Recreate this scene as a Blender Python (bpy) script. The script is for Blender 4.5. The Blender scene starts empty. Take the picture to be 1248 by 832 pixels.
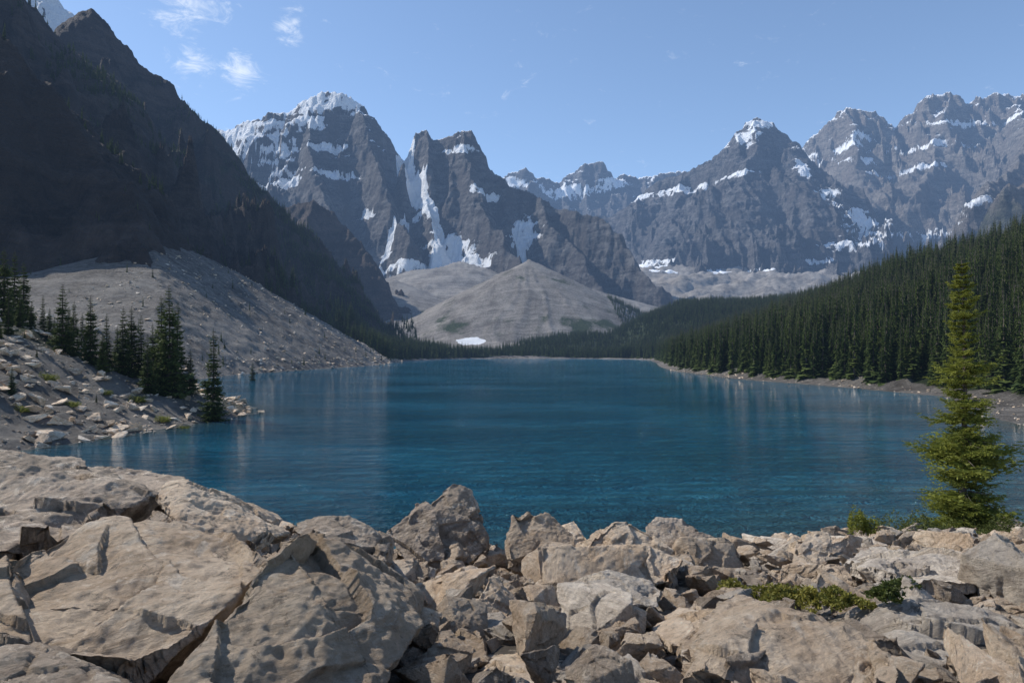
import bpy, bmesh, math, random, time
import numpy as np
from mathutils import Vector
T0=time.time()
random.seed(5); rng=np.random.default_rng(7)
scene=bpy.context.scene
HC=9.0; F=832.0; HY=428.0
SUN_AZ=-66.0; SUN_EL=42.0
def W(px,py,d): return ((px-624)/F*d, d, HC+(HY-py)/F*d)

# ---------------------------------------------------------------- noise
_p=rng.permutation(256).astype(np.int32); PERM=np.concatenate([_p,_p,_p])
_a=np.linspace(0,2*np.pi,16,endpoint=False); G2=np.stack([np.cos(_a),np.sin(_a)],1)
_g=rng.normal(size=(64,3)); G3=_g/np.linalg.norm(_g,axis=1)[:,None]
def n2(x,y,s=0):
    x=x+s*17.31; y=y+s*9.77
    ix=np.floor(x).astype(np.int32); iy=np.floor(y).astype(np.int32)
    fx=x-ix; fy=y-iy; ix&=255; iy&=255
    u=fx*fx*fx*(fx*(fx*6-15)+10); v=fy*fy*fy*(fy*(fy*6-15)+10)
    def g(a,b,dx,dy):
        h=PERM[PERM[a]+b]&15; return G2[h,0]*dx+G2[h,1]*dy
    a=g(ix,iy,fx,fy); b=g(ix+1,iy,fx-1,fy); c=g(ix,iy+1,fx,fy-1); d=g(ix+1,iy+1,fx-1,fy-1)
    return 1.5*((a+u*(b-a))+v*((c+u*(d-c))-(a+u*(b-a))))
def n3(p,s=0):
    q=p+np.array([s*3.7,s*5.3,s*7.9]); i=np.floor(q).astype(np.int32); f=q-i; i&=255
    w=f*f*f*(f*(f*6-15)+10); r=0
    for a in (0,1):
        for b in (0,1):
            for c in (0,1):
                h=PERM[PERM[PERM[i[:,0]+a]+i[:,1]+b]+i[:,2]+c]&63
                g=G3[h]; dd=g[:,0]*(f[:,0]-a)+g[:,1]*(f[:,1]-b)+g[:,2]*(f[:,2]-c)
                ww=(w[:,0] if a else 1-w[:,0])*(w[:,1] if b else 1-w[:,1])*(w[:,2] if c else 1-w[:,2])
                r=r+ww*dd
    return r*1.5
def fbm(x,y,o=5,s=0):
    r=0;a=1.0;f=1.0
    for k in range(o): r=r+a*n2(x*f,y*f,s+k); a*=.5; f*=2.03
    return r
def ridged(x,y,o=5,s=0):
    r=0;a=.5;f=1.0;w=1.0
    for k in range(o):
        n=1-np.abs(n2(x*f,y*f,s+k))*1.6; n=np.clip(n,0,1)**2*w
        r=r+a*n; w=np.clip(n*1.6,0,1); a*=.55; f*=2.1
    return r
def sstep(a,b,x):
    t=np.clip((x-a)/(b-a),0,1); return t*t*(3-2*t)

# ---------------------------------------------------------------- node helpers
class NT:
    def __init__(s,nt): s.t=nt; s.n=nt.nodes; s.l=nt.links
    def add(s,ty,ins=None,**kw):
        n=s.n.new(ty)
        for k,v in kw.items(): setattr(n,k,v)
        if ins:
            for k,v in ins.items():
                so=n.inputs[k]
                if isinstance(v,bpy.types.NodeSocket): s.l.new(v,so)
                else: so.default_value=v
        return n
    def math(s,op,a,b=0.0,c=None,clamp=False):
        d={0:a,1:b}
        if c is not None: d[2]=c
        return s.add('ShaderNodeMath',d,operation=op,use_clamp=clamp).outputs[0]
    def mix(s,f,a,b,bt='MIX'):
        n=s.add('ShaderNodeMix',data_type='RGBA',blend_type=bt)
        for i,v in ((0,f),(6,a),(7,b)):
            if isinstance(v,bpy.types.NodeSocket): s.l.new(v,n.inputs[i])
            else: n.inputs[i].default_value=v if i==0 else (*v,1)
        return n.outputs[2]
    def ramp(s,f,a,b):
        return s.add('ShaderNodeMapRange',{0:f,1:a,2:b},interpolation_type='SMOOTHSTEP').outputs[0]
    def noise(s,vec,sc,det=6,rough=.55,dist=0):
        return s.add('ShaderNodeTexNoise',{'Vector':vec,'Scale':sc,'Detail':det,'Roughness':rough,'Distortion':dist}).outputs[0]
def newmat(name):
    m=bpy.data.materials.new(name); m.use_nodes=True
    nt=NT(m.node_tree); b=m.node_tree.nodes['Principled BSDF']; return m,nt,b
def scalev(nt,vec,x,y,z):
    return nt.add('ShaderNodeVectorMath',{0:vec,1:(x,y,z)},operation='MULTIPLY').outputs[0]

def mat_mountain(name,dark,light,tint,snowc=(.90,.92,.95)):
    m,n,b=newmat(name)
    P=n.add('ShaderNodeNewGeometry').outputs['Position']
    at=n.add('ShaderNodeAttribute',attribute_name='mask'); sep=n.add('ShaderNodeSeparateColor',{0:at.outputs['Color']}).outputs
    band=n.noise(scalev(n,P,.006,.006,.035),1,6,.7,.6)
    band2=n.noise(scalev(n,P,.014,.010,.004),1,6,.75,.5)
    fine=n.noise(P,.045,7,.78)
    f=n.math('ADD',n.math('MULTIPLY',band,.5),n.math('MULTIPLY',fine,.5))
    c=n.mix(n.ramp(f,.40,.60),dark,light)
    c=n.mix(n.ramp(band2,.45,.62),c,tint)
    scree=n.mix(n.ramp(f,.35,.65),(.15,.14,.13),(.31,.29,.27))
    c=n.mix(n.math('MULTIPLY',sep[1],.85),c,scree)
    veg=n.mix(n.ramp(fine,.4,.6),(.02,.035,.018),(.06,.075,.03))
    c=n.mix(sep[2],c,veg)
    sn=n.ramp(n.math('ADD',sep[0],n.math('MULTIPLY',n.math('SUBTRACT',fine,.5),1.6)),.42,.52)
    c=n.mix(sn,c,snowc)
    n.l.new(c,b.inputs['Base Color']); b.inputs['Roughness'].default_value=.9; b.inputs['Specular IOR Level'].default_value=.2
    hgt=n.math('ADD',n.math('MULTIPLY',band,.7),n.math('ADD',n.math('MULTIPLY',fine,1.1),n.math('MULTIPLY',band2,.8)))
    hgt=n.math('MULTIPLY',hgt,n.math('SUBTRACT',1.0,n.math('MULTIPLY',sn,.7)))
    n.l.new(n.add('ShaderNodeBump',{'Height':hgt,'Strength':1.0,'Distance':50.0}).outputs[0],b.inputs['Normal'])
    return m

def mat_valley():
    m,n,b=newmat('valley_ground_mat')
    P=n.add('ShaderNodeNewGeometry').outputs['Position']
    at=n.add('ShaderNodeAttribute',attribute_name='mask'); sep=n.add('ShaderNodeSeparateColor',{0:at.outputs['Color']}).outputs
    a=n.noise(P,.35,8,.8); bb=n.noise(scalev(n,P,.02,.006,.02),1,7,.7,.4)
    st=n.noise(scalev(n,P,.009,.08,.012),1,7,.75,.6)
    c=n.mix(n.ramp(n.math('ADD',n.math('MULTIPLY',a,.4),n.math('ADD',n.math('MULTIPLY',bb,.3),n.math('MULTIPLY',st,.3))),.41,.59),(.12,.107,.094),(.34,.312,.28))
    veg=n.mix(n.ramp(a,.4,.62),(.02,.034,.016),(.06,.075,.03))
    c=n.mix(n.ramp(n.math('ADD',sep[2],n.math('MULTIPLY',n.math('SUBTRACT',n.noise(P,.04,6,.7),.5),.9)),.4,.65),c,veg)
    c=n.mix(n.ramp(n.math('ADD',sep[0],n.math('MULTIPLY',n.math('SUBTRACT',bb,.5),1.3)),.42,.52),c,(.87,.89,.92))
    n.l.new(c,b.inputs['Base Color']); b.inputs['Roughness'].default_value=.95; b.inputs['Specular IOR Level'].default_value=.2
    n.l.new(n.add('ShaderNodeBump',{'Height':a,'Strength':1.0,'Distance':3.2}).outputs[0],b.inputs['Normal'])
    return m

def mat_rock(name,ca,cb,cc,scale=1.0):
    m,n,b=newmat(name)
    tc=n.add('ShaderNodeTexCoord').outputs['Object']
    oi=n.add('ShaderNodeObjectInfo').outputs['Random']
    P=n.add('ShaderNodeVectorMath',{0:tc,1:n.add('ShaderNodeCombineXYZ',{0:n.math('MULTIPLY',oi,37.0),1:n.math('MULTIPLY',oi,91.0)}).outputs[0]},operation='ADD').outputs[0]
    rot=n.add('ShaderNodeVectorRotate',{'Vector':P,'Rotation':(.5,.35,.2)},rotation_type='EULER_XYZ').outputs[0]
    lay=n.noise(scalev(n,rot,1.4,2.2,9),scale,7,.76,.9)
    big=n.noise(P,1.3*scale,7,.7)
    fine=n.noise(P,16*scale,8,.84)
    spots=n.noise(P,5*scale,7,.8,.6)
    c=n.mix(n.ramp(big,.38,.62),ca,cb)
    c=n.mix(n.math('MULTIPLY',n.ramp(lay,.5,.62),.6),c,cc)
    c=n.mix(n.math('MULTIPLY',n.ramp(spots,.56,.65),.62),c,(.08,.066,.053))
    c=n.mix(n.math('MULTIPLY',n.ramp(spots,.47,.38),.7),c,(.66,.57,.47))
    g=n.math('ADD',.36,n.math('MULTIPLY',fine,2.0))
    c=n.mix(1.0,c,n.add('ShaderNodeCombineColor',{0:g,1:g,2:g}).outputs[0],'MULTIPLY')
    v=n.math('ADD',.76,n.math('MULTIPLY',oi,.5))
    c=n.mix(1.0,c,n.add('ShaderNodeCombineColor',{0:v,1:n.math('MULTIPLY',v,.985),2:n.math('MULTIPLY',v,.95)}).outputs[0],'MULTIPLY')
    n.l.new(c,b.inputs['Base Color']); b.inputs['Roughness'].default_value=.8; b.inputs['Specular IOR Level'].default_value=.3
    h=n.math('ADD',n.math('MULTIPLY',lay,.85),n.math('ADD',n.math('MULTIPLY',fine,.75),n.math('MULTIPLY',spots,.5)))
    n.l.new(n.add('ShaderNodeBump',{'Height':h,'Strength':1.0,'Distance':.11/scale}).outputs[0],b.inputs['Normal'])
    return m

def mat_leaf(name,a,bc,trans=.25):
    m,n,b=newmat(name)
    oi=n.add('ShaderNodeObjectInfo').outputs['Random']
    at=n.add('ShaderNodeAttribute',attribute_name='tone').outputs['Fac']
    f=n.math('ADD',n.math('MULTIPLY',oi,.5),n.math('MULTIPLY',at,.6),clamp=True)
    c=n.mix(f,a,bc); n.l.new(c,b.inputs['Base Color']); b.inputs['Roughness'].default_value=.6
    b.inputs['Specular IOR Level'].default_value=.25
    tr=n.add('ShaderNodeBsdfTranslucent',{'Color':c})
    mx=n.add('ShaderNodeMixShader',{0:trans,1:b.outputs[0],2:tr.outputs[0]})
    n.l.new(mx.outputs[0],n.n['Material Output'].inputs['Surface']); return m
def mat_bark():
    m,n,b=newmat('bark'); P=n.add('ShaderNodeTexCoord').outputs['Object']
    c=n.mix(n.noise(scalev(n,P,12,12,3),1,4),(.05,.038,.03),(.16,.13,.11)); n.l.new(c,b.inputs['Base Color']); b.inputs['Roughness'].default_value=.95
    return m

# ---------------------------------------------------------------- mesh helpers
def link(o,parent=None):
    scene.collection.objects.link(o)
    if parent: o.parent=parent
    return o
def mesh_np(name,V,Fc,mat=None,smooth=True,matidx=None,mats=None,tone=None):
    me=bpy.data.meshes.new(name); V=np.asarray(V,dtype=np.float32); Fc=np.asarray(Fc,dtype=np.int32); k=Fc.shape[1]
    me.vertices.add(len(V)); me.vertices.foreach_set('co',V.ravel())
    me.loops.add(Fc.size); me.loops.foreach_set('vertex_index',Fc.ravel())
    me.polygons.add(len(Fc)); me.polygons.foreach_set('loop_start',np.arange(0,Fc.size,k,dtype=np.int32))
    me.update(calc_edges=True)
    me.polygons.foreach_set('use_smooth',np.full(len(Fc),smooth))
    if mat: me.materials.append(mat)
    if mats:
        for q in mats: me.materials.append(q)
    if matidx is not None: me.polygons.foreach_set('material_index',np.asarray(matidx,dtype=np.int32))
    if tone is not None:
        a=me.attributes.new('tone','FLOAT','POINT'); a.data.foreach_set('value',np.asarray(tone,dtype=np.float32))
    return me
def grid_faces(nr,nc):
    i=np.arange(nr-1)[:,None]*nc+np.arange(nc-1)[None,:]; i=i.ravel()
    return np.stack([i,i+1,i+nc+1,i+nc],1)
def grid_obj(name,X,Y,Z,mask,mat):
    nr,nc=X.shape
    me=mesh_np(name,np.stack([X.ravel(),Y.ravel(),Z.ravel()],1),grid_faces(nr,nc),mat)
    ca=me.color_attributes.new('mask','FLOAT_COLOR','POINT')
    M=np.ones((X.size,4),dtype=np.float32)
    for k in range(3): M[:,k]=np.clip(mask[k],0,1).ravel() if not np.isscalar(mask[k]) else mask[k]
    ca.data.foreach_set('color',M.ravel())
    return link(bpy.data.objects.new(name,me))
def nz_of(X,Y,Z):
    def gr(a): return np.gradient(a,axis=0),np.gradient(a,axis=1)
    xr,xc=gr(X);yr,yc=gr(Y);zr,zc=gr(Z)
    nx=yc*zr-zc*yr; ny=zc*xr-xc*zr; nz=xc*yr-yc*xr
    L=np.sqrt(nx*nx+ny*ny+nz*nz)+1e-9
    return np.abs(nz)/L
def fan(px0,px1,d0,d1,nc,nr):
    u=np.linspace((px0-624)/F,(px1-624)/F,nc)[None,:]; y=np.exp(np.linspace(math.log(d0),math.log(d1),nr))[:,None]
    return u*y, y+0*u
def seg_d(x,y,a,b):
    ax,ay=a[0],a[1]; bx,by=b[0]-ax,b[1]-ay; L=bx*bx+by*by+1e-9
    t=np.clip(((x-ax)*bx+(y-ay)*by)/L,0,1)
    return np.hypot(x-ax-t*bx,y-ay-t*by),t
def pl_d(x,y,pts):
    r=None
    for a,b in zip(pts[:-1],pts[1:]):
        d,t=seg_d(x,y,a,b); r=d if r is None else np.minimum(r,d)
    return r
def hit(px,py,fns,y0=300,y1=6000):
    """range of the hillside met by a line of sight from the survey station"""
    yy=np.exp(np.linspace(math.log(y0),math.log(y1),500)); xx=(px-624)/F*yy; zz=HC+(HY-py)/F*yy
    h=np.max([f(xx,yy) for f in fns],axis=0); i=np.argmax(h>zz)
    return float(yy[i]) if (h>zz).any() else 0.5*(y0+y1)

# ---------------------------------------------------------------- lake + valley
LAKE=[(-30,26),(-10,25),(10,26),(28,30),(45,45),(58,62),(61,81),(72,105),(86,135),(82,178),(73,220),(73,312),(90,420),(113,535),(141,700),(135,790),(100,825),(0,835),(-44,830),(-75,760),(-100,624),(-87,440),(-100,330),(-106,250),(-98,200),(-75,150),(-47,118),(-38,100),(-39,86),(-42,73),(-45,62),(-48,50),(-40,34)]
def lake_sd(x,y):
    d=None; ins=np.zeros(np.shape(x),bool)
    for a,b in zip(LAKE,LAKE[1:]+LAKE[:1]):
        q,_=seg_d(x,y,a,b); d=q if d is None else np.minimum(d,q)
        if a[1]!=b[1]:
            c=((a[1]>y)!=(b[1]>y))&(x<(b[0]-a[0])*(y-a[1])/(b[1]-a[1])+a[0]); ins^=c
    return np.where(ins,-d,d)
def g_near(x,y):
    z=np.interp(y,[-30,2,4,8,12,18,26,34],[7.7,7.3,6.95,6.05,5.35,2.7,-.4,-3])
    zr=np.interp(y,[-30,2,4,8,12,17,20,28,34],[7.7,7.3,7.0,6.4,5.55,4.35,3.3,-.2,-3])
    w=sstep(3,8,x); z=z*(1-w)+zr*w
    z=z+sstep(-2,-7,x)*.8*sstep(20,12,y)
    return z
def scree_cone(x,y,ax,ay,az,s): return az-s*np.hypot(x-ax,y-ay)
C1=W(645,316,1500); C2=W(556,318,2100)
def H_valley(x,y):
    sd=lake_sd(x,y); n=fbm(x/14,y/14,5,3); nb=fbm(x/120,y/120,4,11)
    jit=sd+1.2*fbm(x/6,y/6,3,5)
    inside=np.maximum(jit*.18,-8)
    out=np.maximum(jit,0)
    bw=np.where(y<160,11,5)
    hr=.06*np.minimum(out,bw)+.33*np.maximum(out-bw*.7,0); hr=np.where(hr>70,70+(hr-70)*np.exp(-(np.maximum(hr-70,0))/60)*.6,hr)+nb*8*sstep(10,80,out)
    hr=hr*(1-(1-sstep(60,270,x))*sstep(700,860,y))
    sl=.40+.26*sstep(150,260,y)-.42*sstep(520,700,y)
    hl=out*sl
    hcap=np.maximum(82-.42*np.hypot(x+203,y-405)+5*nb,12+.15*out)
    hl=np.minimum(hl,hcap)
    fl=np.interp(y,[0,830,1100,1500,2100,2500,3000,5000,9000],[0,0,14,42,150,262,372,620,800])+nb*(4+np.clip(y-900,0,1500)*.014)
    fl=np.maximum(fl,0)+np.minimum(out,5)*.15
    hill=18*np.exp(-(((x-115)/120)**2+((y-1080)/110)**2)); fl=fl+hill
    wf=sstep(700,900,y)
    side=np.where(x>0,hr*(1-.8*sstep(1000,1500,y)),hl*(1-sstep(750,1000,y)))
    h=np.where(y>835,np.maximum(fl,side),np.maximum(side,fl*wf))
    cone=scree_cone(x,y,C1[0],C1[1],C1[2],.52)+4.5*ridged(np.arctan2(x-C1[0],y-C1[1])*6+.4*nb,x*0+1,4,2)+1.5*nb
    far=np.maximum(cone,np.interp(np.hypot((x-C2[0])*.7,y-C2[1]),[0,220,450,720,960,1200,1500],[C2[2],196,128,62,24,4,-100])+8*nb)
    far=np.maximum(far,scree_cone(x,y,*W(720,352,1950),.30))
    far=np.maximum(far,scree_cone(x,y,*W(480,340,1750),.38))
    h=np.where(y>850,np.maximum(h,far),h)
    rough=1-.6*sstep(200,260,y)*(x<0)*sstep(620,520,y)
    rough=rough*(1-.5*sstep(-5,5,cone-fl)*(y>1000))
    h=h+np.where(sd>0,n*np.clip(sd/12,0,1)*(1.0+.5*sstep(800,1400,y)+2.5*sstep(1600,2600,y))*rough,0)
    h=np.where(sd<=0,inside,np.maximum(h,.02+out*.05))
    near=sstep(45,32,y)*sstep(60,35,np.abs(x))
    g=g_near(x,y)-.25
    return np.where(y<45,h*(1-near)+np.minimum(g,9)*near,h)

# ---------------------------------------------------------------- mountains (definitions)
def mountain_h(x,y,S):
    wa=S.get('warp',22); wl=S.get('wl',160); sd=S['seed']
    xw=x+wa*fbm(x/wl,y/wl,4,sd); yw=y+wa*fbm(x/wl,y/wl,4,sd+9)
    h=np.full(x.shape,-400.0); dm=np.full(x.shape,1e5)
    s1,d1,s2=S['prof']
    for R in S['ridges']:
        pts=[W(*p) for p in R]
        for a,b in zip(pts[:-1],pts[1:]):
            d,t=seg_d(xw,yw,a,b); zr=a[2]+t*(b[2]-a[2])
            hh=zr-np.where(d<d1,d*s1,d1*s1+(d-d1)*s2)
            h=np.maximum(h,hh); dm=np.minimum(dm,d)
    ramp=np.clip(dm/S.get('rampd',140),0.10,1)
    L=S.get('rl',260); A=S['amp']
    h=h+A*ramp*(ridged(xw/L,yw/L,6,sd+20)-.55)+A*.45*ramp*(ridged(x/(L*.3),y/(L*.3),4,sd+33)-.5)
    h=h+A*1.05*ramp*(ridged(xw/(L*.42)+.3*fbm(x/L,y/L,3,sd+70),yw/(L*1.7),5,sd+45)-.5)
    T=S.get('T',55.0); q=h/T+.9*fbm(x/420,y/420,4,sd+40)+x*S.get('tilt',.0009)*55/T
    fr=q-np.floor(q); h2=h+(sstep(.2,.8,fr)-fr)*T
    k=S.get('terr',.38)*np.clip(.65+fbm(x/200,y/200,3,sd+55),0,1.4); h=h*(1-k)+h2*k
    for G in S.get('gullies',[]):
        pts=[W(*p) for p in G['p']]; d=pl_d(x,y,pts); h=h-G['dep']*np.exp(-(d/G['w'])**2)
    h=h+(L/42)*fbm(x/(L/12),y/(L/12),5,sd+50)
    return h
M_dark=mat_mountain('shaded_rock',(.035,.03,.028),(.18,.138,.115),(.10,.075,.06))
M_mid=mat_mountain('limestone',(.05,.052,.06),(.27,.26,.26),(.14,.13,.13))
M_lit=mat_mountain('limestone_sunlit',(.12,.11,.105),(.42,.38,.34),(.27,.235,.21))  # sunlight on the right-hand range put into paler rock colours
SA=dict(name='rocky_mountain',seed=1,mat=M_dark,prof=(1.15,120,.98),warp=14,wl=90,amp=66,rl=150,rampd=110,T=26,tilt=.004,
  ridges=[[(-700,-420,620),(-250,-260,640),(-60,-110,660),(25,-12,690),(55,30,705),(78,66,720),(110,120,700),(150,200,640)],
          [(-500,-200,440),(-150,-60,440),(0,40,430),(80,120,420),(135,195,400),(175,255,375),(190,305,350),(182,345,325),(165,375,300)],
          [(78,66,905),(92,22,935),(108,8,955),(130,35,975),(165,62,990),(200,98,1000),(228,125,1000),(250,155,1000),(275,190,990),(300,222,980),(325,250,965),(350,284,945),(375,318,915),(400,352,880),(420,384,840),(440,408,790),(470,428,720)]],
  fan=(-700,480,150,1350,850,600),screez=60,
  veg=lambda X,Y,Z,nz,n: sstep(.45,.7,nz+.25*n)*sstep(330,240,Z)*sstep(560,760,Y))
SD_=dict(name='rocky_mountain',seed=3,mat=M_dark,prof=(1.5,80,1.0),warp=14,wl=110,amp=50,rl=150,rampd=90,T=34,
  ridges=[[(300,262,1650),(340,252,1620),(385,243,1600),(405,255,1580),(425,280,1550),(445,305,1520),(468,345,1480),(485,375,1440),(500,398,1400),(515,412,1350)],[(385,243,1600),(370,300,1450),(380,350,1300)]],
  fan=(270,540,1150,1950,300,330),screez=60)
SB=dict(name='snowy_mountain',seed=4,mat=M_mid,prof=(1.75,190,1.05),warp=24,wl=170,amp=135,rl=290,rampd=150,T=62,psn=1.2,
  ridges=[[(200,150,3000),(262,156,2950),(300,150,2900),(318,140,2850),(358,134,2820),(372,118,2800),(392,108,2800),(425,113,2780),(441,119,2760),(458,146,2740),(470,164,2720),(486,182,2720)],
          [(441,119,2760),(455,190,2520),(470,240,2330),(500,290,2150)],
          [(372,118,2800),(380,200,2500),(400,260,2250)],
          [(486,182,2720),(498,168,2680),(506,158,2660),(522,151,2650),(532,166,2640),(545,163,2640),(558,155,2630),(573,158,2620),(582,182,2600),(600,203,2570),(622,226,2520),(650,232,2480),(668,246,2450),(700,255,2380),(735,266,2300),(758,282,2230),(772,310,2150),(790,338,2080),(822,362,2000)],
          [(558,155,2630),(575,215,2400),(600,270,2200),(630,310,2000),(640,330,1880)],
          [(650,232,2480),(680,280,2250),(715,320,2080),(735,345,1980)],
          [(522,151,2650),(520,220,2450),(540,280,2200)]],
  gullies=[dict(p=[(489,180,2700),(503,210,2560),(525,250,2380),(545,285,2200),(556,310,2060)],w=30,dep=55),
           dict(p=[(470,330,2200),(485,300,2300),(495,270,2420)],w=14,dep=18),
           dict(p=[(630,270,2400),(645,300,2200)],w=18,dep=20)],
  patch=[(395,122,50,22),(290,172,60,26),(325,188,50,20),(280,198,44,18),(300,160,50,14),(340,210,34,10),(380,147,24,12),(562,180,22,8),(268,165,26,16),(505,325,34,10),(548,305,30,18),(560,322,40,10),(640,288,18,20),(428,125,16,10),(470,325,9,26),(515,262,16,8),(345,225,30,9),(420,215,28,7),(590,235,22,8),(450,260,18,8),(400,180,20,8)],
  fan=(180,850,1600,3300,900,580),screez=330,snowz=(560,900))
SE=dict(name='distant_peaks',seed=6,mat=M_mid,prof=(1.3,200,.8),warp=30,wl=260,amp=130,rl=420,rampd=200,T=90,
  ridges=[[(590,240,5200),(612,212,5200),(640,201,5200),(652,214,5200),(668,218,5250),(682,222,5300),(690,212,5300),(704,206,5300),(714,197,5300),(732,196,5300),(738,210,5300),(752,216,5300),(764,209,5300),(778,213,5300),(800,212,5300),(830,206,5300),(900,230,5300)]],
  patch=[(690,234,34,11),(745,222,22,8),(630,222,20,8),(715,230,30,8)],
  fan=(560,930,3900,5900,420,240),screez=200,snowz=(900,1300))
BASE=[(1045,270,34,16),(1080,280,48,18),(1122,290,30,12),(1040,300,34,10),(790,322,22,9),(805,330,18,4),(868,330,14,6),(930,328,12,3),(1000,318,24,5),(1010,237,16,11),(990,195,12,24),(980,205,10,16)]
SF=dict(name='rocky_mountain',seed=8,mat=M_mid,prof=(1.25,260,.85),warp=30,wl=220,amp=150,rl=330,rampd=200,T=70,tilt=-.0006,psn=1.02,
  ridges=[[(700,262,4000),(745,262,3950),(765,245,3900),(790,226,3850),(830,206,3800),(868,192,3750),(885,172,3700),(900,158,3700),(924,142,3700),(943,146,3680),(958,163,3660),(970,178,3640),(984,203,3600),(1004,240,3500),(1030,272,3400),(1050,300,3300)],
          [(924,142,3700),(915,210,3350),(905,280,3050)],[(970,178,3640),(985,250,3250),(1000,300,3000)],[(830,206,3800),(815,270,3450),(800,310,3200)]],
  patch=BASE+[(862,196,48,9),(905,168,22,11),(930,152,20,7),(780,240,20,6),(830,212,26,6),(890,215,30,5),(1020,250,10,7)],
  fan=(660,1090,2750,4300,560,440),screez=430,snowz=(920,1340))
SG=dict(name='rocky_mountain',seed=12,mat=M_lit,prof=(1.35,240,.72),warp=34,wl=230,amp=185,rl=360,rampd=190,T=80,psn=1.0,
  ridges=[[(940,190,4500),(975,182,4500),(992,162,4480),(1015,142,4450),(1036,129,4430),(1060,131,4420),(1080,138,4400),(1098,151,4380),(1118,140,4350),(1124,122,4330),(1136,112,4300),(1160,109,4300),(1180,121,4280),(1200,117,4270),(1215,108,4260),(1240,114,4250),(1300,90,4200),(1450,60,4100),(1700,20,4000)],
          [(1160,109,4300),(1140,190,3800),(1110,240,3400)],[(1240,114,4250),(1260,160,3500),(1240,200,2900),(1190,235,2450)],
          [(1500,40,3300),(1380,130,2600),(1290,185,2200),(1230,225,1950)],[(1036,129,4430),(1045,200,3950),(1060,250,3600)]],
  patch=BASE+[(1110,185,56,6),(1190,150,56,6),(1055,165,26,8),(1090,215,40,5),(1030,180,14,11),(1060,195,26,6)],
  fan=(920,1800,1500,4900,900,520),screez=480,snowz=(1020,1450),
  veg=lambda X,Y,Z,nz,n: sstep(.1,.5,n+.25)*sstep(2600,2000,Y)*sstep(520,380,Z)*.75)
SH=dict(name='snowy_mountain',seed=15,mat=M_mid,prof=(1.0,200,.9),warp=20,wl=200,amp=60,rl=300,ridges=[[(-60,-60,1900),(20,-30,1900),(60,-12,1900),(90,15,1900),(130,60,1900)]],patch=[(55,20,150,150)],fan=(-120,200,1500,2150,200,160),snowz=(300,400))
MTS=(SA,SD_,SB,SE,SF,SG,SH)
def fn(S): return lambda x,y: mountain_h(x,y,S)
ALL=[H_valley]+[fn(S) for S in (SB,SF,SG)]
def patch_mask(X,Y,Z,lst,fns,n,k0=1.05):
    r=0*X; hi=fbm(X/30,Z/22,4,77)
    for (px,py,rx,rz) in lst:
        d=hit(px,py,fns); w=W(px,py,d); k=d/F
        e=((X-w[0])/(rx*k))**2+((Z-w[2])/(rz*k))**2+((Y-w[1])/(rx*k*6))**2
        r=np.maximum(r,np.clip(k0-.62*e+.45*n+.45*hi,0,1)*(e<3))
    return r
def build_mountain(S):
    X,Y=fan(*S['fan']); Z=mountain_h(X,Y,S); nz=nz_of(X,Y,Z)
    n=fbm(X/90,Y/90,5,S['seed']+60)
    snow=np.zeros_like(X)
    if 'snowz' in S:
        a,b=S['snowz']; snow=sstep(a,b,Z+160*n)*sstep(.58,.80,nz+.12*n)*.75
    for G in S.get('gullies',[]):
        pts=[W(*p) for p in G['p']]; d=pl_d(X,Y,pts)+G['w']*.5*n
        snow=np.maximum(snow,sstep(G['w']*1.05,G['w']*.6,d))
    pm=patch_mask(X,Y,Z,S.get('patch',[]),ALL if S in (SF,SG) else [fn(S)],n,S.get('psn',1.05))
    snow=np.maximum(snow,np.clip(pm+(nz-.55)*.9,0,1)*(pm>0.02)*sstep(.12,.3,nz))
    scree=sstep(.74,.86,nz+.06*n)*sstep(S.get('screez',500),S.get('screez',500)-150,Z)
    veg=S['veg'](X,Y,Z,nz,n) if 'veg' in S else 0*X
    return grid_obj(S['name'],X,Y,Z,(snow,scree,veg),S['mat'])
for S in MTS: build_mountain(S)
print('mountains',time.time()-T0)

M_val=mat_valley()
X,Y=fan(-520,1800,17,6500,1000,820)
Z=H_valley(X,Y); SD=lake_sd(X,Y)
vn=fbm(X/60,Y/60,5,21)
veg=np.zeros_like(X)
right=(X>30)&(Y>95)&(Y<1450)
def forest_far(x,y,vn): return np.interp(x,[-330,-100,-20,30,90,230,300,500],[930,950,985,1080,1190,1240,1400,1450])-80*vn
veg=np.where(right&((Y<840)|(X>200)),sstep(6,13,SD)*sstep(1450,1250,Y),veg)
cm=(np.abs(X-90)<420)&(Y>838)
veg=np.where(cm,np.maximum(veg,sstep(60,-10,Y-forest_far(X,Y,vn))*sstep(3,10,SD)),veg)
veg=np.where((X<0)&(Y>430)&(Y<900),np.maximum(veg,sstep(500,620,Y+60*vn)*sstep(2,10,SD)),veg)
cone=scree_cone(X,Y,C1[0],C1[1],C1[2],.52)
veg=np.where((cone>Z-16)&(Y>1150),.24+.32*vn+.14*sstep(100,40,Z)+.08*sstep(0,120,X-C1[0]),veg)
veg=np.where((Y>1400)&(X>150),np.maximum(veg,.22*sstep(2200,1500,Y)+.28*vn),veg)
veg=np.where((X<-30)&(Y<200)&(SD>0),.38+.3*vn,veg)
snow=patch_mask(X,Y,Z,[(572,415,16,5),(755,352,12,9)]+BASE,ALL,vn)
grid_obj('valley_terrain',X,Y,Z,(snow,0*X,veg),M_val)

def g_fine(x,y): return g_near(x,y)+.12*fbm(x/1.7,y/1.7,5,31)
M_gr=mat_rock('shaded_soil',(.08,.068,.056),(.14,.12,.098),(.06,.05,.04),1.5)  # soil darkened to stand in for shade in gaps between stones
gx,gy=np.meshgrid(np.linspace(-34,34,460),np.linspace(-16,30,360))
me=mesh_np('rocky_ground',np.stack([gx.ravel(),gy.ravel(),g_fine(gx,gy).ravel()],1),grid_faces(360,460),M_gr)
link(bpy.data.objects.new('rocky_ground',me))

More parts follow.
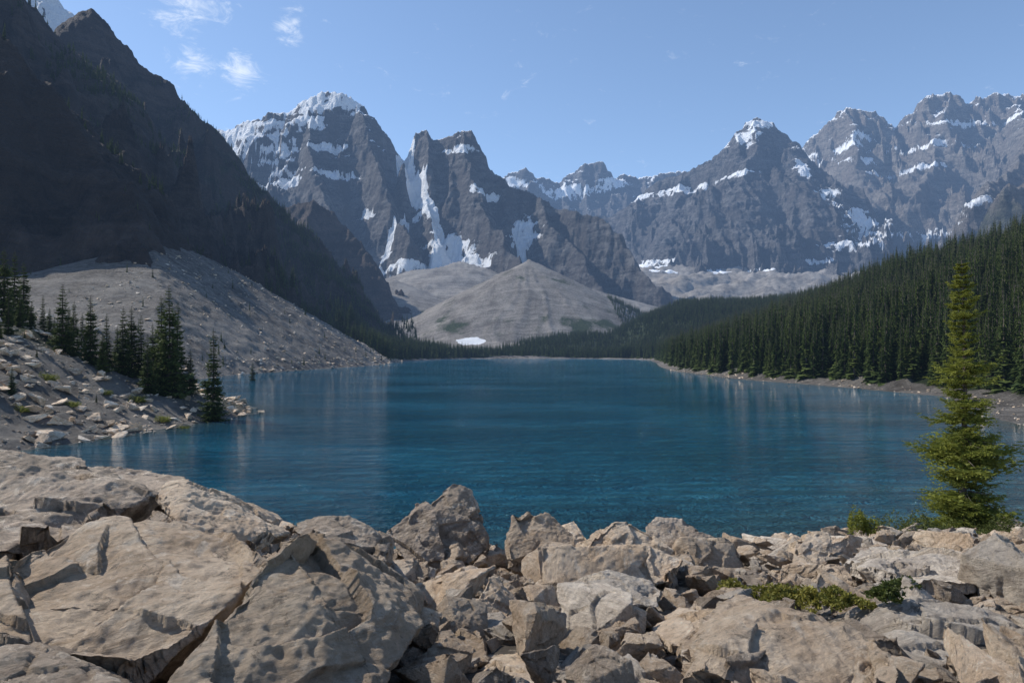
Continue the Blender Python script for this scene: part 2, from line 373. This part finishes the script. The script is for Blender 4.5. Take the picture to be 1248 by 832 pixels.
# water
m,n,b=newmat('lake_water_mat')
P=n.add('ShaderNodeNewGeometry').outputs['Position']
at=n.add('ShaderNodeAttribute',attribute_name='mask'); sep=n.add('ShaderNodeSeparateColor',{0:at.outputs['Color']}).outputs
big=n.noise(scalev(n,P,.012,.03,1),1,5,.6)
c=n.mix(n.ramp(big,.35,.65),(.006,.120,.195),(.014,.155,.24))
c=n.mix(sep[0],c,(.13,.155,.115))
n.l.new(c,b.inputs['Base Color']); b.inputs['IOR'].default_value=1.33; b.inputs['Roughness'].default_value=.04
w1=n.noise(scalev(n,P,.30,.75,1),1,5,.76,.5); w2=n.noise(scalev(n,P,.05,.16,1),1,5,.7,.5); w3=n.noise(scalev(n,P,3,5,1),1,2,.6)
gust=n.math('ADD',.55,n.math('MULTIPLY',n.ramp(n.noise(scalev(n,P,.02,.05,1),1,4,.6),.35,.65),1.0))
h=n.math('ADD',n.math('MULTIPLY',w1,3.6),n.math('ADD',n.math('MULTIPLY',w2,3.5),n.math('MULTIPLY',w3,.5)))
n.l.new(n.add('ShaderNodeBump',{'Height':n.math('MULTIPLY',h,gust),'Strength':1.0,'Distance':.9}).outputs[0],b.inputs['Normal'])
M_wat=m
wx,wy=np.meshgrid(np.linspace(-150,190,240),np.concatenate([np.linspace(16,120,150),np.linspace(122,860,250)]))
sdw=lake_sd(wx,wy)
sh=np.exp(sdw/4.5)*np.where(wx>-20,.8,.4)*sstep(140,60,wy)+.35*np.exp(sdw/3)
sh=sh+.18*sstep(60,30,wy)*sstep(-10,25,wx)
grid_obj('lake_water',wx,wy,wx*0,(np.clip(sh,0,1),0,0),M_wat)
print('valley',time.time()-T0)

# ---------------------------------------------------------------- rocks
def hull_mesh(pts,vox,seed,disp=1.0,cells=12):
    bm=bmesh.new()
    for p in pts: bm.verts.new(p)
    r=bmesh.ops.convex_hull(bm,input=bm.verts)
    junk=[e for e in r['geom_interior']+r['geom_unused'] if isinstance(e,bmesh.types.BMVert)]
    bmesh.ops.delete(bm,geom=list(set(junk)),context='VERTS')
    bmesh.ops.recalc_face_normals(bm,faces=bm.faces)
    me=bpy.data.meshes.new('tmp'); bm.to_mesh(me); bm.free()
    o=bpy.data.objects.new('tmp',me); scene.collection.objects.link(o)
    md=o.modifiers.new('r','REMESH'); md.mode='VOXEL'; md.voxel_size=vox; md.use_smooth_shade=True
    dg=bpy.context.evaluated_depsgraph_get(); me2=bpy.data.meshes.new_from_object(o.evaluated_get(dg))
    bpy.data.objects.remove(o); bpy.data.meshes.remove(me)
    N=len(me2.vertices); V=np.empty(N*3,np.float32); me2.vertices.foreach_get('co',V); V=V.reshape(-1,3).astype(float)
    nr=np.empty(N*3,np.float32); me2.vertices.foreach_get('normal',nr); nr=nr.reshape(-1,3)
    sz=np.ptp(V,axis=0).max(); p=V/sz
    R=np.random.default_rng(seed*13+1)
    ax=R.normal(size=3)+np.array([0,0,1.2]); ax/=np.linalg.norm(ax); t=(p@ax)
    q=p+.03*np.stack([n3(p*4,seed+k) for k in (6,7,8)],1); q=q+ax*((q@ax)*1.2)[:,None]
    def cellpass(cells,lo,hi,g):
        ci=R.uniform(-.75,.75,(cells,3)); best=np.full(N,9e9); idx=np.zeros(N,int)
        for k,c in enumerate(ci):
            dd=((q-c)**2).sum(1); mk=dd<best; best[mk]=dd[mk]; idx[mk]=k
        return R.uniform(lo,hi,cells)[idx]+((q-ci[idx])*(R.normal(size=(cells,3))*g)[idx]).sum(1)
    d=cellpass(cells*3,-.030,.020,.11); d=np.clip(d,-.055,.004)          # broken planes only cut into the block
    d=d+np.clip(cellpass(cells*14,-.012,.008,.12),-.018,.003)
    d=d+.011*n3(p*3,seed)+.008*n3(p*7,seed+1)+.0065*n3(p*15,seed+3)+.005*n3(p*30,seed+5)+.0032*n3(p*62,seed+6)
    V=V+nr*(d*sz*disp)[:,None]
    me2.vertices.foreach_set('co',V.astype(np.float32).ravel()); me2.update()
    me2.polygons.foreach_set('use_smooth',np.ones(len(me2.polygons),bool))
    return me2
M_rk=mat_rock('boulder_stone',(.48,.36,.255),(.60,.485,.37),(.35,.245,.16))
M_rg=mat_rock('boulder_stone_grey',(.44,.375,.31),(.59,.52,.44),(.33,.265,.21))
M_rd=mat_rock('boulder_stone_dark',(.30,.24,.185),(.44,.355,.28),(.21,.155,.115))
variants=[]
for k in range(20):
    pts=[]; fl=random.uniform(.42,.8); asp=random.uniform(.6,.95)
    for i in range(random.choice([8,9,10,11])):
        v=Vector((random.uniform(-1,1),random.uniform(-1,1),random.uniform(-1,1)))
        v=v/max(abs(v.x),abs(v.y),abs(v.z))*random.uniform(.88,1)
        pts.append((v.x*.5,v.y*.5*asp,v.z*.5*fl))
    me=hull_mesh(pts,.015,k*5+2,.9,5); me.materials.append([M_rk,M_rk,M_rg,M_rd,M_rk,M_rg][k%6])
    variants.append(bpy.data.objects.new('stone_shape',me))
NV=len(variants)
def eul(n,tilt=.5):
    return np.stack([rng.uniform(-tilt,tilt,n),rng.uniform(-tilt,tilt,n),rng.uniform(0,6.283,n)],1)
def instancer(name,pts,scl,rot,var,srcs):
    me=bpy.data.meshes.new(name); N=len(pts); me.vertices.add(N); me.vertices.foreach_set('co',np.asarray(pts,dtype=np.float32).ravel())
    def at(nm,ty,key,arr):
        a=me.attributes.new(nm,ty,'POINT'); a.data.foreach_set(key,arr.ravel())
    at('scl','FLOAT_VECTOR','vector',np.asarray(scl,dtype=np.float32)); at('rot','FLOAT_VECTOR','vector',np.asarray(rot,dtype=np.float32)); at('var','INT','value',np.asarray(var,dtype=np.int32))
    o=link(bpy.data.objects.new(name,me))
    ng=bpy.data.node_groups.new(name,'GeometryNodeTree')
    ng.interface.new_socket('Geometry',in_out='INPUT',socket_type='NodeSocketGeometry'); ng.interface.new_socket('Geometry',in_out='OUTPUT',socket_type='NodeSocketGeometry')
    nd=ng.nodes; lk=ng.links; gi=nd.new('NodeGroupInput'); go=nd.new('NodeGroupOutput'); jn=nd.new('GeometryNodeJoinGeometry')
    def na(nm,ty):
        q=nd.new('GeometryNodeInputNamedAttribute'); q.data_type=ty; q.inputs[0].default_value=nm; return q.outputs[0]
    s=na('scl','FLOAT_VECTOR'); r=na('rot','FLOAT_VECTOR'); v=na('var','INT'); er=nd.new('FunctionNodeEulerToRotation'); lk.new(r,er.inputs[0])
    for k,src in enumerate(srcs):
        oi=nd.new('GeometryNodeObjectInfo'); oi.inputs[0].default_value=src; oi.inputs['As Instance'].default_value=True
        cp=nd.new('FunctionNodeCompare'); cp.data_type='INT'; cp.operation='EQUAL'; ii=[i for i in cp.inputs if i.type=='INT']; lk.new(v,ii[0]); ii[1].default_value=k
        ip=nd.new('GeometryNodeInstanceOnPoints'); lk.new(gi.outputs[0],ip.inputs['Points']); lk.new(cp.outputs[0],ip.inputs['Selection']); lk.new(oi.outputs['Geometry'],ip.inputs['Instance'])
        lk.new(er.outputs[0],ip.inputs['Rotation']); lk.new(s,ip.inputs['Scale']); lk.new(ip.outputs[0],jn.inputs[0])
    lk.new(jn.outputs[0],go.inputs[0]); md=o.modifiers.new('scatter','NODES'); md.node_group=ng
    return o
def boulder(outline,thick,drop,mat,seed,vox=None,disp=1.0):
    f=[Vector(W(*p)) for p in outline]
    c=sum(f,Vector())/len(f)
    pts=list(f)
    for v in f: pts.append(Vector((c.x+(v.x-c.x)*.8,v.y+thick,c.z+(v.z-c.z)*.62-drop)))
    w=max((a-b_).length for a in f for b_ in f)
    pts=[p-c for p in pts]
    me=hull_mesh([tuple(p) for p in pts],vox or max(.011,w*.0056),seed,disp,14 if w>1.8 else 7); me.materials.append(mat)
    o=bpy.data.objects.new('boulder',me); o.location=c; link(o); return (c.x,c.y+thick*.4,w*.36)
BL=[]
def B(*a,**k): BL.append(boulder(*a,**k))
B([(-40,705,4.3),(40,668,4.9),(125,632,5.4),(215,628,5.6),(300,660,5.3),(326,688,4.7),(250,765,3.9),(160,835,3.5),(40,850,3.4),(-60,800,3.6),(150,700,4.3)],1.0,.5,M_rk,11)
B([(348,640,4.5),(385,638,4.8),(440,672,4.8),(503,722,4.7),(515,760,4.3),(470,830,3.7),(380,880,3.3),(230,890,3.1),(190,850,3.2),(250,770,3.7),(320,690,4.1),(405,715,4.0)],1.0,.4,M_rk,12)
B([(-60,560,8.0),(0,548,8.2),(90,560,8.3),(160,585,8.2),(185,605,7.6),(130,632,7.0),(60,665,6.4),(-60,680,6.2)],1.6,.4,M_rd,13)
B([(185,605,6.6),(205,588,6.8),(235,585,6.9),(300,622,6.9),(342,652,6.6),(310,672,6.2),(215,640,6.0)],1.0,.3,M_rk,14)
B([(355,640,7.2),(385,630,7.4),(425,628,7.5),(472,650,7.4),(474,690,6.8),(440,702,6.5),(385,672,6.7)],.8,.3,M_rd,15)
B([(468,648,10.6),(510,612,11),(553,586,11.2),(575,596,11.2),(592,630,11),(598,675,10.4),(575,700,10.1),(500,690,10.1)],1.2,.7,M_rd,16)
B([(615,650,9.6),(626,626,9.8),(643,617,10),(668,625,10),(700,650,9.8),(699,682,9.3),(655,700,9.1),(617,688,9.2)],.9,.5,M_rk,17)
B([(693,672,8.6),(712,650,8.9),(745,630,9.1),(770,630,9.2),(805,653,9.0),(834,682,8.7),(822,708,8.3),(760,712,8.1),(700,700,8.2)],1.1,.5,M_rk,18)
B([(785,640,11.2),(800,630,11.4),(832,632,11.5),(862,650,11.3),(890,670,11),(850,690,10.5),(800,685,10.6)],1.0,.5,M_rd,19)
B([(968,655,10.4),(980,646,10.6),(1008,648,10.6),(1016,675,10.2),(1005,690,9.9),(966,685,10)],.7,.3,M_rk,20)
B([(694,706,6.6),(742,694,6.9),(790,706,6.9),(810,722,6.7),(800,738,6.4),(745,736,6.3),(697,728,6.3)],.5,.15,M_rg,21)
B([(830,850,3.7),(848,795,4.2),(900,758,4.6),(945,740,4.9),(1010,752,4.8),(1075,780,4.5),(1110,830,4.0),(1110,880,3.6),(960,900,3.4)],.9,.3,M_rk,52)
B([(1055,690,7.6),(1090,672,8.2),(1160,668,8.6),(1215,690,8.2),(1200,715,7.3),(1110,722,7.0)],1.0,.3,M_rg,23)
B([(1085,745,5.6),(1110,728,6.0),(1190,728,6.2),(1260,760,6.0),(1330,820,5.0),(1300,900,4.0),(1150,900,3.9),(1100,830,4.4)],1.2,.4,M_rg,24)
B([(800,770,5.3),(850,742,5.7),(905,742,5.7),(915,765,5.4),(870,788,5.0),(815,790,4.9)],.6,.2,M_rk,25)
B([(530,790,4.9),(560,765,5.1),(590,778,5.0),(598,805,4.7),(560,815,4.6)],.35,.1,M_rk,26)
B([(565,830,4.2),(600,805,4.5),(660,800,4.6),(700,830,4.3),(680,870,3.9),(580,880,3.8)],.6,.2,M_rk,27)
B([(-60,790,3.4),(0,760,3.6),(40,790,3.4),(110,810,3.3),(160,840,3.1),(60,900,2.8),(-80,900,2.8)],.5,.3,M_rd,28)
B([(1130,640,13.5),(1170,650,13.6),(1200,672,13),(1130,680,12.6),(1095,668,12.8)],.9,.3,M_rg,31)
occ=[(a,b_,r) for a,b_,r in BL]; px_=[];py_=[];ss=[]
cell={}
def ok(x,y,r):
    for a,b_,q in occ:
        if (a-x)**2+(b_-y)**2<(q*.8+r*.5)**2: return False
    k=(int(x//1),int(y//1))
    for i in (-1,0,1):
        for j in (-1,0,1):
            for (a,b_,q) in cell.get((k[0]+i,k[1]+j),()):
                if (a-x)**2+(b_-y)**2<(.76*(q+r))**2: return False
    return True
for (lo,hi,cnt) in ((.75,1.15,110),(.42,.75,700),(.27,.42,4500),(.16,.27,13000),(.08,.16,14000)):
    for i in range(cnt):
        y=random.uniform(2.2,21) if hi>.27 else random.uniform(2.2,13); x=random.uniform(-1,1)*(y*.95+2.5)
        s=random.uniform(lo,hi)
        if hi>.8 and y<6.5: continue
        if x<-1 and y<4 and hi>.5: continue
        if ok(x,y,s*.5):
            px_.append(x);py_.append(y);ss.append(s); cell.setdefault((int(x//1),int(y//1)),[]).append((x,y,s*.5))
px_=np.array(px_);py_=np.array(py_);ss=np.array(ss)
zz=g_fine(px_,py_)+ss*.17
# a looser upper layer of stones resting on the pile
nx_=rng.uniform(-1,1,800); yy_=rng.uniform(3.2,13,800); xx_=nx_*(yy_*.9+1.5); s5=rng.uniform(.13,.36,800)
keep=np.ones(800,bool)
for a,b_,q in occ: keep&=((xx_-a)**2+(yy_-b_)**2)>(q*1.1)**2
xx_=xx_[keep];yy_=yy_[keep];s5=s5[keep]
px_=np.concatenate([px_,xx_]);py_=np.concatenate([py_,yy_]);ss=np.concatenate([ss,s5]);zz=np.concatenate([zz,g_fine(xx_,yy_)+.10+s5*.3])
N=len(ss); print('rocks',N)
instancer('boulder_field',np.stack([px_,py_,zz],1),np.stack([ss*1.22,ss*1.22,ss*1.25],1),eul(N,.5),rng.integers(0,NV,N),variants)
rx=rng.uniform(-110,-36,9000); ry=rng.uniform(50,200,9000); sdr=lake_sd(rx,ry)
k=(sdr>-1.5)&(sdr<45); rx=rx[k];ry=ry[k]; s=.25+1.6*rng.random(len(rx))**4
rx2=rng.uniform(28,110,3500); ry2=rng.uniform(32,330,3500); sd2=lake_sd(rx2,ry2); k=(sd2>-.8)&(sd2<7); rx2=rx2[k];ry2=ry2[k]; s2=.25+.7*rng.random(len(rx2))**3
rx3=rng.uniform(-190,-86,9000); ry3=rng.uniform(200,620,9000); sd3=lake_sd(rx3,ry3); k=(sd3>-.5)&((sd3<9)|(rng.random(9000)<.25)); rx3=rx3[k];ry3=ry3[k]; s3=.4+1.8*rng.random(len(rx3))**4
ax=np.concatenate([rx,rx2,rx3]);ay=np.concatenate([ry,ry2,ry3]);s=np.concatenate([s,s2,s3]); az=H_valley(ax,ay)+s*.12
instancer('shore_rocks',np.stack([ax,ay,az],1),np.stack([s*1.3,s*1.2,s],1),eul(len(s),.4),rng.integers(0,NV,len(s)),variants)
print('rocks',time.time()-T0)

# ---------------------------------------------------------------- conifers
M_bark=mat_bark()
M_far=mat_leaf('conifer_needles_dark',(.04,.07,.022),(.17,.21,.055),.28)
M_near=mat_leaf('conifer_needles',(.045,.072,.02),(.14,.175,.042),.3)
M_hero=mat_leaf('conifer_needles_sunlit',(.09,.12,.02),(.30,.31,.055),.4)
def conifer_mesh(name,H,R,whorls,nb,tw,ned,seed,mat,bare=.06,power=.85,irr=.35,rad=None):
    r=random.Random(seed); V=[];Fc=[];mi=[];tone=[]
    def kite(p,d,side,w,t):
        i=len(V); a=p; m=p+d*.45; V.extend([tuple(a),tuple(m+side*w),tuple(p+d),tuple(m-side*w)]); tone.extend([t*.6,t,t*1.2,t]); Fc.append((i,i+1,i+2,i+3)); mi.append(1)
    ns=6; lv=8; base=len(V)
    for j in range(lv):
        t=j/(lv-1); rr=H*.013*(1-t)**.9+.0012*H
        for q in range(ns):
            a=q/ns*6.283; V.append((math.cos(a)*rr+math.sin(t*5+seed)*H*.006,math.sin(a)*rr,t*H)); tone.append(0)
    for j in range(lv-1):
        for q in range(ns):
            Fc.append((base+j*ns+q,base+j*ns+(q+1)%ns,base+(j+1)*ns+(q+1)%ns,base+(j+1)*ns+q)); mi.append(0)
    for k in range(whorls):
        t=bare+(1-bare)*(k+r.uniform(-.3,.3))/whorls; t=min(max(t,bare),.995)
        prof=(rad(t) if rad else (1-t)**power)*R+R*.05
        wf=r.uniform(1-irr,1.1)
        for q in range(nb):
            if r.random()<.08: continue
            a=r.uniform(0,6.283); L=prof*wf*r.uniform(.6,1.12); d0=Vector((math.cos(a),math.sin(a),0))
            up=.35*t-.28+r.uniform(-.1,.1)
            z0=t*H; p=Vector((0,0,z0)); tn=r.random()*.6+.3*t  # needle tone lightens upward, sunlit crown put into the colour
            sd=Vector((-d0.y,d0.x,0))
            if tw==0:
                d=d0*L+Vector((0,0,L*up)); kite(p,d,sd,L*.36,tn)
                kite(p+d*.3+Vector((0,0,-.01*H)),(d0*.8+sd*.5)*L*.5+Vector((0,0,-.22*L)),(sd-d0*.4),L*.16,tn*.7)
                kite(p+d*.3+Vector((0,0,-.01*H)),(d0*.8-sd*.5)*L*.5+Vector((0,0,-.22*L)),(sd+d0*.4),L*.16,tn*.7)
                kite(p+d*.1,d*.8+Vector((0,0,-.06*H)),Vector((0,0,1)),L*.14,tn*.8)
                continue
            def at(s): return p+d0*(L*s)+Vector((0,0,L*(up*s+.22*s*s*s-.12*math.sin(s*3.1))))
            i=len(V); w=.012*L+.0006*H
            e=at(.9); V.extend([tuple(p+sd*w),tuple(p-sd*w),tuple(e)]); V.append(tuple(p+Vector((0,0,w)))); tone.extend([0]*4)
            Fc.append((i,i+1,i+2,i+3)); mi.append(0)
            for j in range(tw):
                s=.12+.88*(j+r.random()*.6)/tw; pp=at(min(s,1)); 
                tl=L*(.42*(1-s)+.18)*r.uniform(.7,1.2)
                for sg in (-1,1):
                    dd=(d0*r.uniform(.5,.9)+sd*sg*r.uniform(.5,.95)+Vector((0,0,r.uniform(-.45,.2)))).normalized()*tl
                    up_=Vector((r.uniform(-.3,.3),r.uniform(-.3,.3),1)).cross(dd).normalized()
                    if ned==0:
                        kite(pp,dd,up_,tl*.26,tn*r.uniform(.7,1.2))
                        kite(pp+dd*.2,dd*.75+Vector((0,0,-tl*.25)),Vector((0,0,1)),tl*.16,tn*r.uniform(.5,1.))
                    else:
                        for m_ in range(ned):
                            u=m_/ned; q0=pp+dd*u; 
                            for s2 in (-1,1):
                                nd_=(dd.normalized()*.75+up_*s2*.75+Vector((0,0,r.uniform(-.1,.55)))).normalized()*(max(tl*.34,.05)*(1-.45*u))*r.uniform(.8,1.2)
                                kite(q0,nd_,Vector((r.uniform(-1,1),r.uniform(-1,1),r.uniform(-.5,.5))).cross(nd_).normalized(),nd_.length*.19,tn*r.uniform(.6,1.3))
    return mesh_np(name,np.array(V),np.array(Fc),None,False,mi,[M_bark,mat],tone)
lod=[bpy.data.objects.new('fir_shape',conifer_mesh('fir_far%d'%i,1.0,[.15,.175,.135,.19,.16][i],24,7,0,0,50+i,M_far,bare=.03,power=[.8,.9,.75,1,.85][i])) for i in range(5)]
NF=46000
fx=rng.uniform(55,620,NF*2);fy=rng.uniform(100,1450,NF*2); s_=lake_sd(fx,fy)
dens=np.clip(1.15-fy/1300,.3,1)*.8
k=(s_>np.where(fy<160,10,5.5))&(fx<fy*1.05+30)&(rng.random(len(fx))<dens)&((fy<840)|(fx>200)); A=(fx[k],fy[k])
fx=rng.uniform(-330,420,18000);fy=rng.uniform(836,1420,18000); s_=lake_sd(fx,fy)
vn2=fbm(fx/60,fy/60,5,21)
cone=scree_cone(fx,fy,C1[0],C1[1],C1[2],.52)
k=(s_>4)&(fy<forest_far(fx,fy,vn2))&(cone<H_valley(fx,fy)-6); Bp=(fx[k],fy[k])
fx=rng.uniform(-300,-40,9000);fy=rng.uniform(430,880,9000); s_=lake_sd(fx,fy); vn2=fbm(fx/60,fy/60,5,21)
k=(s_>4)&(s_<110)&(fy+60*vn2>560)&(rng.random(9000)<.75); Cp=(fx[k],fy[k])
fx=np.concatenate([A[0],Bp[0],Cp[0]]);fy=np.concatenate([A[1],Bp[1],Cp[1]]); fz=H_valley(fx,fy)
mz=mountain_h(fx,fy,SA); fz=np.where(fx<0,np.maximum(fz,mz),fz)
tx=rng.uniform(-520,-100,30000);ty=rng.uniform(420,1010,30000); tz=mountain_h(tx,ty,SA); e=3.0
gxx=(mountain_h(tx+e,ty,SA)-tz)/e; gyy=(mountain_h(tx,ty+e,SA)-tz)/e; sl=np.hypot(gxx,gyy)
k=(tz>H_valley(tx,ty))&(tz>10)&(tz<400)&(sl<1.15)&(rng.random(len(tx))<np.clip(1.1-tz/400,0.1,1)*np.where(ty<600,.45,1))
tx=tx[k];ty=ty[k];tz=tz[k]
# a few small firs straggling onto the talus
qx=rng.uniform(-230,-92,700); qy=rng.uniform(230,560,700); qs=lake_sd(qx,qy); k=(qs>3)&(rng.random(700)<np.where(qs<14,.35,.10)); qx=qx[k];qy=qy[k]; qz=np.maximum(H_valley(qx,qy),mountain_h(qx,qy,SA))
h=np.concatenate([rng.uniform(9,20,len(fx))*np.where(fy>830,.75,1),rng.uniform(5,12,len(tx)),rng.uniform(2.5,6,len(qx))])
fx=np.concatenate([fx,tx,qx]);fy=np.concatenate([fy,ty,qy]);fz=np.concatenate([fz,tz,qz])-.3
Nn=len(fx); print('forest',Nn)
wv=rng.uniform(.8,1.25,Nn)
instancer('conifer_forest',np.stack([fx,fy,fz],1),np.stack([h*wv,h*wv,h],1),eul(Nn,.03),rng.integers(0,5,Nn),lod)
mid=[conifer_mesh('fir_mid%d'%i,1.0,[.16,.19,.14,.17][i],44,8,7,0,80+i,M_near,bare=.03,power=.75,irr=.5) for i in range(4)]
mt=[(15,72,445,100),(38,100,365,60),(52,98,358,70),(76,92,345,100),(90,96,365,70),(110,92,358,90),(130,95,380,75),(150,94,372,75),(143,99,395,60),(160,97,372,75),(172,96,382,70),(180,90,405,50),(196,95,358,90),(206,93,345,115),(216,97,366,80),(232,97,424,35),(260,88,398,100),(4,100,300,110),(17,104,304,105),(28,108,318,90),(-20,100,300,120),(0,88,390,80),(118,80,498,22),(308,210,440,18),(24,96,352,70),(60,104,374,60),(100,104,380,60),(-45,95,300,120),(45,85,450,25),(125,90,402,50),(10,90,350,80),(66,96,385,60),(84,101,372,60),(186,99,392,60),(30,90,400,60)]
for i,(px,d,top,hp) in enumerate(mt):
    x=(px-624)/F*d; z=float(H_valley(np.array([x]),np.array([float(d)]))[0]); zt=HC+(HY-top)/F*d; hh=max(zt-z,1.2)
    o=bpy.data.objects.new('fir_tree',mid[i%4]); o.location=(x,d,z-.1); o.scale=(hh*random.uniform(.95,1.25),)*2+(hh,); o.rotation_euler=(0,0,random.uniform(0,6.28)); link(o)
def hr(t):
    b=(1-t)**.8*.95
    return b*(1+.18*math.sin(t*23)+.12*math.sin(t*41+1))
gz=float(g_fine(np.array([10.45]),np.array([15.9]))[0]); hh=W(1180,314,15.9)[2]-gz
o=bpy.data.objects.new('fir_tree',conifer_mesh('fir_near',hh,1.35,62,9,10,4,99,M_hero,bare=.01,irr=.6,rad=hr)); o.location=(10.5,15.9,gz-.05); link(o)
print('hero faces',len(o.data.polygons),'base',gz,'h',hh)

# ---------------------------------------------------------------- shrubs
M_shr=mat_leaf('shrub_leaves',(.12,.13,.025),(.32,.28,.06),.3)
M_shg=mat_leaf('shrub_leaves_green',(.05,.07,.018),(.14,.16,.04),.3)
def shrub(px,d,wd,ht,cnt,seed,mat=M_shr,name='alpine_shrub',zoff=0):
    r=random.Random(seed); V=[];Fc=[];tone=[];mi=[]
    for i in range(cnt):
        a=r.uniform(0,6.283); q=math.sqrt(r.random()); rr=1+.35*math.sin(a*3+seed)+.2*math.sin(a*5+seed*2); cx=math.cos(a)*q*wd*.5*rr; cy=math.sin(a)*q*wd*.5*rr
        top=ht*(1-q*q*.7)*r.uniform(.15,1)*(1+.5*math.sin(cx*9+seed)*math.cos(cy*7))
        p=Vector((cx,cy,top)); tn=r.random()
        if i%9==0:
            k=len(V); V.extend([(cx*.8-.002,cy*.8,0),(cx*.8+.002,cy*.8,0),(cx+.001,cy,top),(cx-.001,cy,top)]); tone.extend([0]*4); Fc.append((k,k+1,k+2,k+3)); mi.append(0)
        for j in range(5):
            dd=Vector((r.uniform(-1,1),r.uniform(-1,1),r.uniform(-.2,1))).normalized()*r.uniform(.02,.045); sd=dd.cross(Vector((r.uniform(-1,1),r.uniform(-1,1),r.uniform(-1,1)))).normalized()*dd.length*.3
            k=len(V); m_=p+dd*.5; V.extend([tuple(p),tuple(m_+sd),tuple(p+dd),tuple(m_-sd)]); tone.extend([tn]*4); Fc.append((k,k+1,k+2,k+3)); mi.append(1)
    x=(px-624)/F*d; z=float(g_fine(np.array([x]),np.array([float(d)]))[0])
    o=bpy.data.objects.new(name,mesh_np(name,np.array(V),np.array(Fc),None,False,mi,[M_bark,mat],tone)); o.location=(x,d,z+zoff); link(o); return o
shrub(945,6.6,.5,.12,550,1,zoff=.18); shrub(985,6.5,.4,.10,400,2,zoff=.18); shrub(1025,6.1,.4,.10,400,3,zoff=.17); shrub(1078,5.9,.22,.12,260,13,M_shg,zoff=.25)
sh0=shrub(1050,13.5,.55,.6,900,4,M_hero,zoff=.25); shrub(1100,6.8,.25,.15,300,5,M_shg,zoff=.25); shrub(1235,7.4,.5,.14,450,6,zoff=.25)
shrub(1120,14.5,1.3,.45,1300,8,M_shg,zoff=.1); shrub(1225,14.6,1.5,.5,1600,9,M_shg,zoff=.1); shrub(895,8.2,.4,.14,350,10,zoff=.2)
for i,(px,d,w_) in enumerate([(200,82,3.5),(225,80,3),(170,86,4),(60,80,4),(90,76,3),(262,92,3),(130,84,3),(30,70,3)]):
    x=(px-624)/F*d; z=float(H_valley(np.array([x]),np.array([float(d)]))[0])
    o=bpy.data.objects.new('alpine_shrub',sh0.data); o.location=(x,d,z-.1); o.scale=(w_*.8,w_*.8,w_*.5); link(o)

# ---------------------------------------------------------------- haze, sky, sun, camera
m=bpy.data.materials.new('glowing_haze'); m.use_nodes=True; nt=NT(m.node_tree); nt.n.remove(nt.n['Principled BSDF'])
SG_=4.4e-5
ab=nt.add('ShaderNodeVolumeAbsorption',{'Color':(0,0,0,1),'Density':SG_}); em=nt.add('ShaderNodeEmission',{'Color':(.35,.57,1.0,1),'Strength':SG_*1.2})  # air emits its own glow, standing in for light scattered by haze
ad=nt.add('ShaderNodeAddShader',{0:ab.outputs[0],1:em.outputs[0]}); nt.l.new(ad.outputs[0],nt.n['Material Output'].inputs['Volume'])
V=[(x,y,z) for x in (-9000,9000) for y in (-600,9000) for z in (-60,1700)]
Fb=[(0,1,3,2),(4,6,7,5),(0,4,5,1),(2,3,7,6),(0,2,6,4),(1,5,7,3)]
link(bpy.data.objects.new('atmosphere_haze',mesh_np('atmosphere_haze',V,Fb,m,False)))

w=bpy.data.worlds.new('World'); scene.world=w; w.use_nodes=True; nt=NT(w.node_tree); bg=nt.n['Background']
sky=nt.add('ShaderNodeTexSky',sky_type='NISHITA',sun_disc=False,sun_elevation=math.radians(SUN_EL),sun_rotation=math.radians(SUN_AZ),altitude=1800,air_density=1.15,dust_density=.7,ozone_density=2.4)
D=nt.add('ShaderNodeTexCoord').outputs['Generated']
cl=None
for (px,py,r_) in ((352,34,.035),(290,86,.036),(232,72,.045),(230,4,.06)):
    v=Vector(((px-624)/F,1,(HY-py)/F)).normalized()
    ds=nt.add('ShaderNodeVectorMath',{0:D,1:tuple(v)},operation='DISTANCE').outputs['Value']
    q=nt.math('SUBTRACT',1.0,nt.math('DIVIDE',ds,r_),clamp=True); cl=q if cl is None else nt.math('MAXIMUM',cl,q)
nz_=nt.noise(scalev(nt,D,1,1,2.2),26,9,.68,.6)
cf=nt.ramp(nt.math('ADD',nt.math('MULTIPLY',cl,.55),nt.math('MULTIPLY',nt.math('SUBTRACT',nz_,.5),1.6)),.16,.72)
col=nt.mix(nt.math('MULTIPLY',cf,.7),sky.outputs[0],(7.4,7.6,7.8))
nt.l.new(col,bg.inputs[0]); bg.inputs[1].default_value=.15
sl=bpy.data.lights.new('sun','SUN'); sl.energy=5.0; sl.angle=math.radians(.5); sl.color=(1,.95,.87)
so=link(bpy.data.objects.new('sun',sl)); az=math.radians(SUN_AZ); el=math.radians(SUN_EL)
sv=Vector((math.sin(az)*math.cos(el),math.cos(az)*math.cos(el),math.sin(el))); so.rotation_euler=sv.to_track_quat('Z','Y').to_euler()
cam=bpy.data.cameras.new('camera'); cam.lens=24; cam.sensor_width=36; cam.clip_start=.05; cam.clip_end=30000
co=link(bpy.data.objects.new('camera',cam)); co.location=(0,0,HC); co.rotation_euler=(math.radians(90)+math.atan((HY-416)/F),0,0); scene.camera=co
scene.view_settings.view_transform='Standard'; scene.view_settings.look='None'; scene.view_settings.exposure=0
print('done',time.time()-T0)
